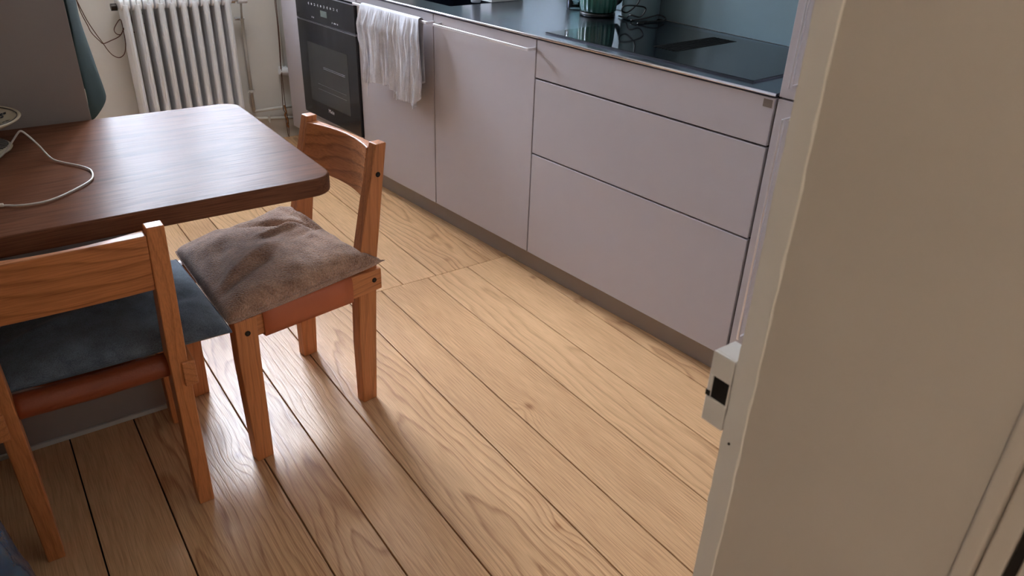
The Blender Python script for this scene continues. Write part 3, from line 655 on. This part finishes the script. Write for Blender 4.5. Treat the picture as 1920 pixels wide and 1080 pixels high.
# white charging cable
c_low = [(-1.72, .50), (-1.643, .481), (-1.618, .467), (-1.592, .461), (-1.565, .464), (-1.536, .482), (-1.503, .513), (-1.481, .539), (-1.471, .565), (-1.468, .605), (-1.476, .633), (-1.491, .66), (-1.512, .692)]
bm = B(); tube(bm, [(x, y_, .7535) for x, y_ in c_low]+[(-1.528, .72, .757), (-1.543, .752, .780), (-1.560, .764, .804), (-1.568, .768, .810), (-1.577, .770, .802), (-1.596, .776, .778), (-1.617, .780, .757), (-1.64, .775, .7535), (-1.70, .76, .7535)], .0021, 8, 6)
t = tag(mesh('charging_cable', bm, M_cable, smooth=True), 'thin white charging cable curling over the dark table top', 'cable')
bm = B(); tube(bm, [(-1.70, .492, .7545), (-1.637, .479, .7545)], .0036, 10, smooth=False); mesh('cable_sleeve', bm, M_cable, t)

# ------------------------------------------------------------------ chairs: X to the sitter's right, Y forward
def post_secs(s, front_=False):
    """side is s*X; returns rings of a rectangular leg"""
    o = []
    if front_: data = [(0, .170, .044, .1985, .034), (.30, .171, .054, .1985, .035), (.412, .168, .056, .1975, .035)]
    else: data = [(0, -.170, .044, .175, .034), (.20, -.176, .054, .175, .036), (.42, -.188, .058, .175, .036), (.60, -.222, .044, .175, .035), (.742, -.252, .030, .174, .033)]
    for z, yc, dep, xo, th in data:
        x0, x1 = xo-th, xo
        o.append([(s*x0, yc-dep/2, z), (s*x1, yc-dep/2, z), (s*x1, yc+dep/2, z), (s*x0, yc+dep/2, z)])
    return o
def make_chair(label, loc, rz, lm=M_leather):
    t = thing('dining_chair', label, 'chair', loc, rz, 'dining chairs at the table')
    for s in (-1, 1):
        mesh('rear_leg', loft(B(), post_secs(s)), W_z, t, bevel=.003)
        mesh('front_leg', loft(B(), post_secs(s, True)), W_z, t, bevel=.003)
        bm = B(); x0, x1 = (.160, .187)
        loft(bm, [[(s*x0, y_, z0), (s*x1, y_, z0), (s*(x1), y_, z1), (s*x0, y_, z1)] for y_, z0, z1 in ((-.222, .352, .412), (-.15, .350, .414), (.10, .350, .414), (.165, .352, .410))])
        mesh('side_rail', bm, W_y, t, bevel=.003)
        for nm, x_, y_, z_ in (('rear', .187, -.198, .384), ('front', .1982, .168, .375), ('back', .1748, -.236, .665)):
            bm = B(); cyl(bm, (s*(x_-.003), y_, z_), (s*(x_+.0012), y_, z_), .0068, 16); b_ = mesh('bolt', bm, M_screw, t)
            bm = B(); cyl(bm, (s*(x_+.001), y_, z_), (s*(x_+.0018), y_, z_), .0030, 6); mesh('bolt_socket', bm, M_black, b_)
    # sculpted back board, concave towards the sitter
    n = 24; W = .1405
    def yb(z): return -.222-(z-.60)*.205
    secs = []
    for i in range(n+1):
        x = -W+2*W*i/n; u = x/W; dfr = .024*(1-u*u); dbk = .004*(1-u*u); arch = .004*(1-u*u)
        z0, z1 = .602-0*arch, .727+arch*.3
        secs.append([(x, yb(z0)+.017-dfr, z0), (x, yb(z0)-.017-dbk, z0), (x, yb(z1)-.017-dbk, z1), (x, yb(z1)+.017-dfr, z1)])
    mesh('backrest', loft(B(), secs), W_x, t, bevel=.003)
    # leather sling wrapped round the side rails
    bm = B(); path = []
    N = 26
    def prof():
        p = []
        p += [(.155, .3465), (.1905, .3465), (.1915, .36), (.1915, .405), (.186, .4175)]
        q_ = [(x, .4175-.030*(1-(x/.175)**2)) for x in [.175-.35*i/N for i in range(N+1)]]
        p += q_
        p += [(-.186, .4175), (-.1915, .405), (-.1915, .36), (-.1905, .3465), (-.155, .3465)]
        return p
    P = prof(); th_ = .003; ny = 8
    g = [[bm.verts.new((x, -.128+.250*j/ny, z)) for x, z in P] for j in range(ny+1)]
    for j in range(ny):
        for i in range(len(P)-1): bm.faces.new((g[j][i], g[j][i+1], g[j+1][i+1], g[j+1][i]))
    mesh('leather_seat', bm, lm, t, smooth=True, solid=.003)
    bm = B(); tube(bm, [(-.141, -.168, .388), (-.07, -.166, .385), (0, -.165, .383), (.07, -.166, .385), (.141, -.168, .388)], .026, 20, 4); mesh('leather_roll', bm, M_leatherd, t, smooth=True)
    return t
make_chair('wooden chair with brown fleece cushion, standing side on at the right end of the table', (-1.116, .6365, 0), math.radians(99.6))
make_chair('wooden chair with slate blue cushion, seen from behind at the front of the table', (-1.577, .530, 0), 0.0)

def cushion(label, m, corners, zc, H_, bow, seed, wr, creases=(), N=64, pw=2.6, hp=.42):
    """corners: rear-left.. as (u,v)=(0,0),(1,0),(1,1),(0,1) each (x,y,z)"""
    K = [Vector(c_) for c_ in corners]; bm = B(); tops = {}; bots = {}
    def P(u, v, up):
        uu = .5+(u-.5)*(1-2*(bow[0] if u < .5 else bow[1])*(1-abs(2*v-1)**5)); vv = .5+(v-.5)*(1-2*bow[2]*(1-abs(2*u-1)**5))
        p = K[0]*(1-uu)*(1-vv)+K[1]*uu*(1-vv)+K[2]*uu*vv+K[3]*(1-uu)*vv
        e_ = max(0, (1-abs(2*u-1)**pw)*(1-abs(2*v-1)**pw)); h = e_**hp
        w_ = noise.fractal((u*3+seed, v*3, seed), 1.0, 2.0, 3)*wr*min(1, e_*3)
        cz = 0
        for (cu, cv, ang, ln, wd, am) in creases:
            du, dv = u-cu, v-cv; a_ = du*math.cos(ang)+dv*math.sin(ang); b_ = -du*math.sin(ang)+dv*math.cos(ang)
            cz += 1.9*am*math.exp(-(b_/wd)**2)*math.exp(-(a_/ln)**4)
        if up: p.z += h*H_*.62+w_+cz*min(1, e_*4)
        else: p.z -= h*H_*.38
        return p
    for i in range(N+1):
        for j in range(N+1):
            u, v = i/N, j/N; tops[i, j] = bm.verts.new(P(u, v, True))
            bots[i, j] = tops[i, j] if i in (0, N) or j in (0, N) else bm.verts.new(P(u, v, False))
    for i in range(N):
        for j in range(N):
            bm.faces.new((tops[i, j], tops[i+1, j], tops[i+1, j+1], tops[i, j+1]))
            f_ = (bots[i, j], bots[i, j+1], bots[i+1, j+1], bots[i+1, j])
            bm.faces.new(f_)
    o = mesh('cushion', bm, m, smooth=True); tag(o, label, 'cushion', 'chair cushions')
    bm = B(); tube(bm, [P(i/N, 0, True)+Vector((0, 0, .001)) for i in range(N+1)]+[P(1, j/N, True)+Vector((0, 0, .001)) for j in range(1, N+1)]+[P(1-i/N, 1, True)+Vector((0, 0, .001)) for i in range(1, N+1)]+[P(0, 1-j/N, True)+Vector((0, 0, .001)) for j in range(1, N+1)], .0016, 6, smooth=False)
    mesh('seam', bm, m, o, smooth=True)
    return o
cushion('brown fleece cushion lying on the chair at the right end of the table', M_brown,
        [(-1.291, .392, .424), (-.864, .472, .440), (-.916, .878, .450), (-1.300, .816, .432)], .44, .098, (-.005, .11, .022), 3.3, .013,
        [(.72, .62, -.5, .22, .035, -.010), (.60, .55, -.2, .2, .03, .007), (.80, .45, .4, .15, .03, -.007), (.25, .34, .3, .22, .04, .005), (.22, .24, .25, .2, .04, -.004), (.5, .75, -.6, .2, .03, -.005), (.85, .75, -1.1, .2, .03, .006), (.15, .5, 1.2, .2, .04, -.006)], pw=3.6, hp=.40)
cushion('slate blue woollen cushion on the nearer chair, its corner poking past the leg', M_blue,
        [(-1.742, .380, .412), (-1.298, .346, .430), (-1.309, .776, .428), (-1.745, .712, .425)], .43, .078, (0, -.004, .024), 9.1, .006,
        [(.8, .3, .6, .2, .04, -.004), (.3, .4, .2, .3, .05, .004)])
# blue plastic bag at the lower left
t = thing('plastic_bag', 'crumpled blue plastic bag on the dark floor beside the nearer chair', 'bag', (-1.90, .085, 0))
bm = B(); prof = [(.10, 0), (.135, .03), (.148, .10), (.146, .20), (.134, .30), (.115, .38), (.09, .44), (.06, .48), (.02, .49)]
NB = 72; rings = []
pr = smooth_path([(r, 0, z) for r, z in prof], 6)
for p in pr:
    rg = []
    for i in range(NB):
        a = 2*math.pi*i/NB; d_ = noise.fractal((math.cos(a)*2.5, math.sin(a)*2.5, p.z*5), 1, 2, 4)*.014
        rg.append(bm.verts.new(((p.x+d_)*math.cos(a), (p.x+d_)*math.sin(a), max(0.0005, p.z+.3*d_ if p.z > .02 else p.z+.0005))))
    rings.append(rg)
for a_, b_ in zip(rings, rings[1:]):
    for i in range(NB): bm.faces.new((a_[i], a_[(i+1) % NB], b_[(i+1) % NB], b_[i]))
bm.faces.new(list(reversed(rings[0]))); bm.faces.new(rings[-1])
mesh('bag_body', bm, M_bag, t, smooth=True)
bm = B()
for k_ in range(9):
    z = .08+.03*k_; rk = .1495-.28*max(0, z-.15)**1.5; tube(bm, [(rk*math.cos(a), rk*math.sin(a), z+.006*math.sin(a*5+k_)) for a in [math.radians(-150+9*i) for i in range(10)]], .0022, 6, smooth=False)
mesh('ribs', bm, M_bottle, t, smooth=True)
# unseen housing added for the hall fill that warms the door frame
t = thing('hall_fill_housing', 'square white housing added for the unseen fill light on the hall wall behind the doorway', 'lamp', (-2.45, -1.45, 2.16))
mesh('housing', box(B(), 0, .12, -.13, .13, .0, .10), M_rad, t, bevel=.005)

t = thing('kitchen_fill_housing', 'flat square white housing added for the unseen fill light on the kitchen ceiling above the radiator side of the room', 'lamp', (-.65, 1.95, 2.48))  # out-of-view housing added to go with the kitchen fill
mesh('housing', box(B(), -.27, .27, -.27, .27, .0, .07), M_rad, t, bevel=.005)
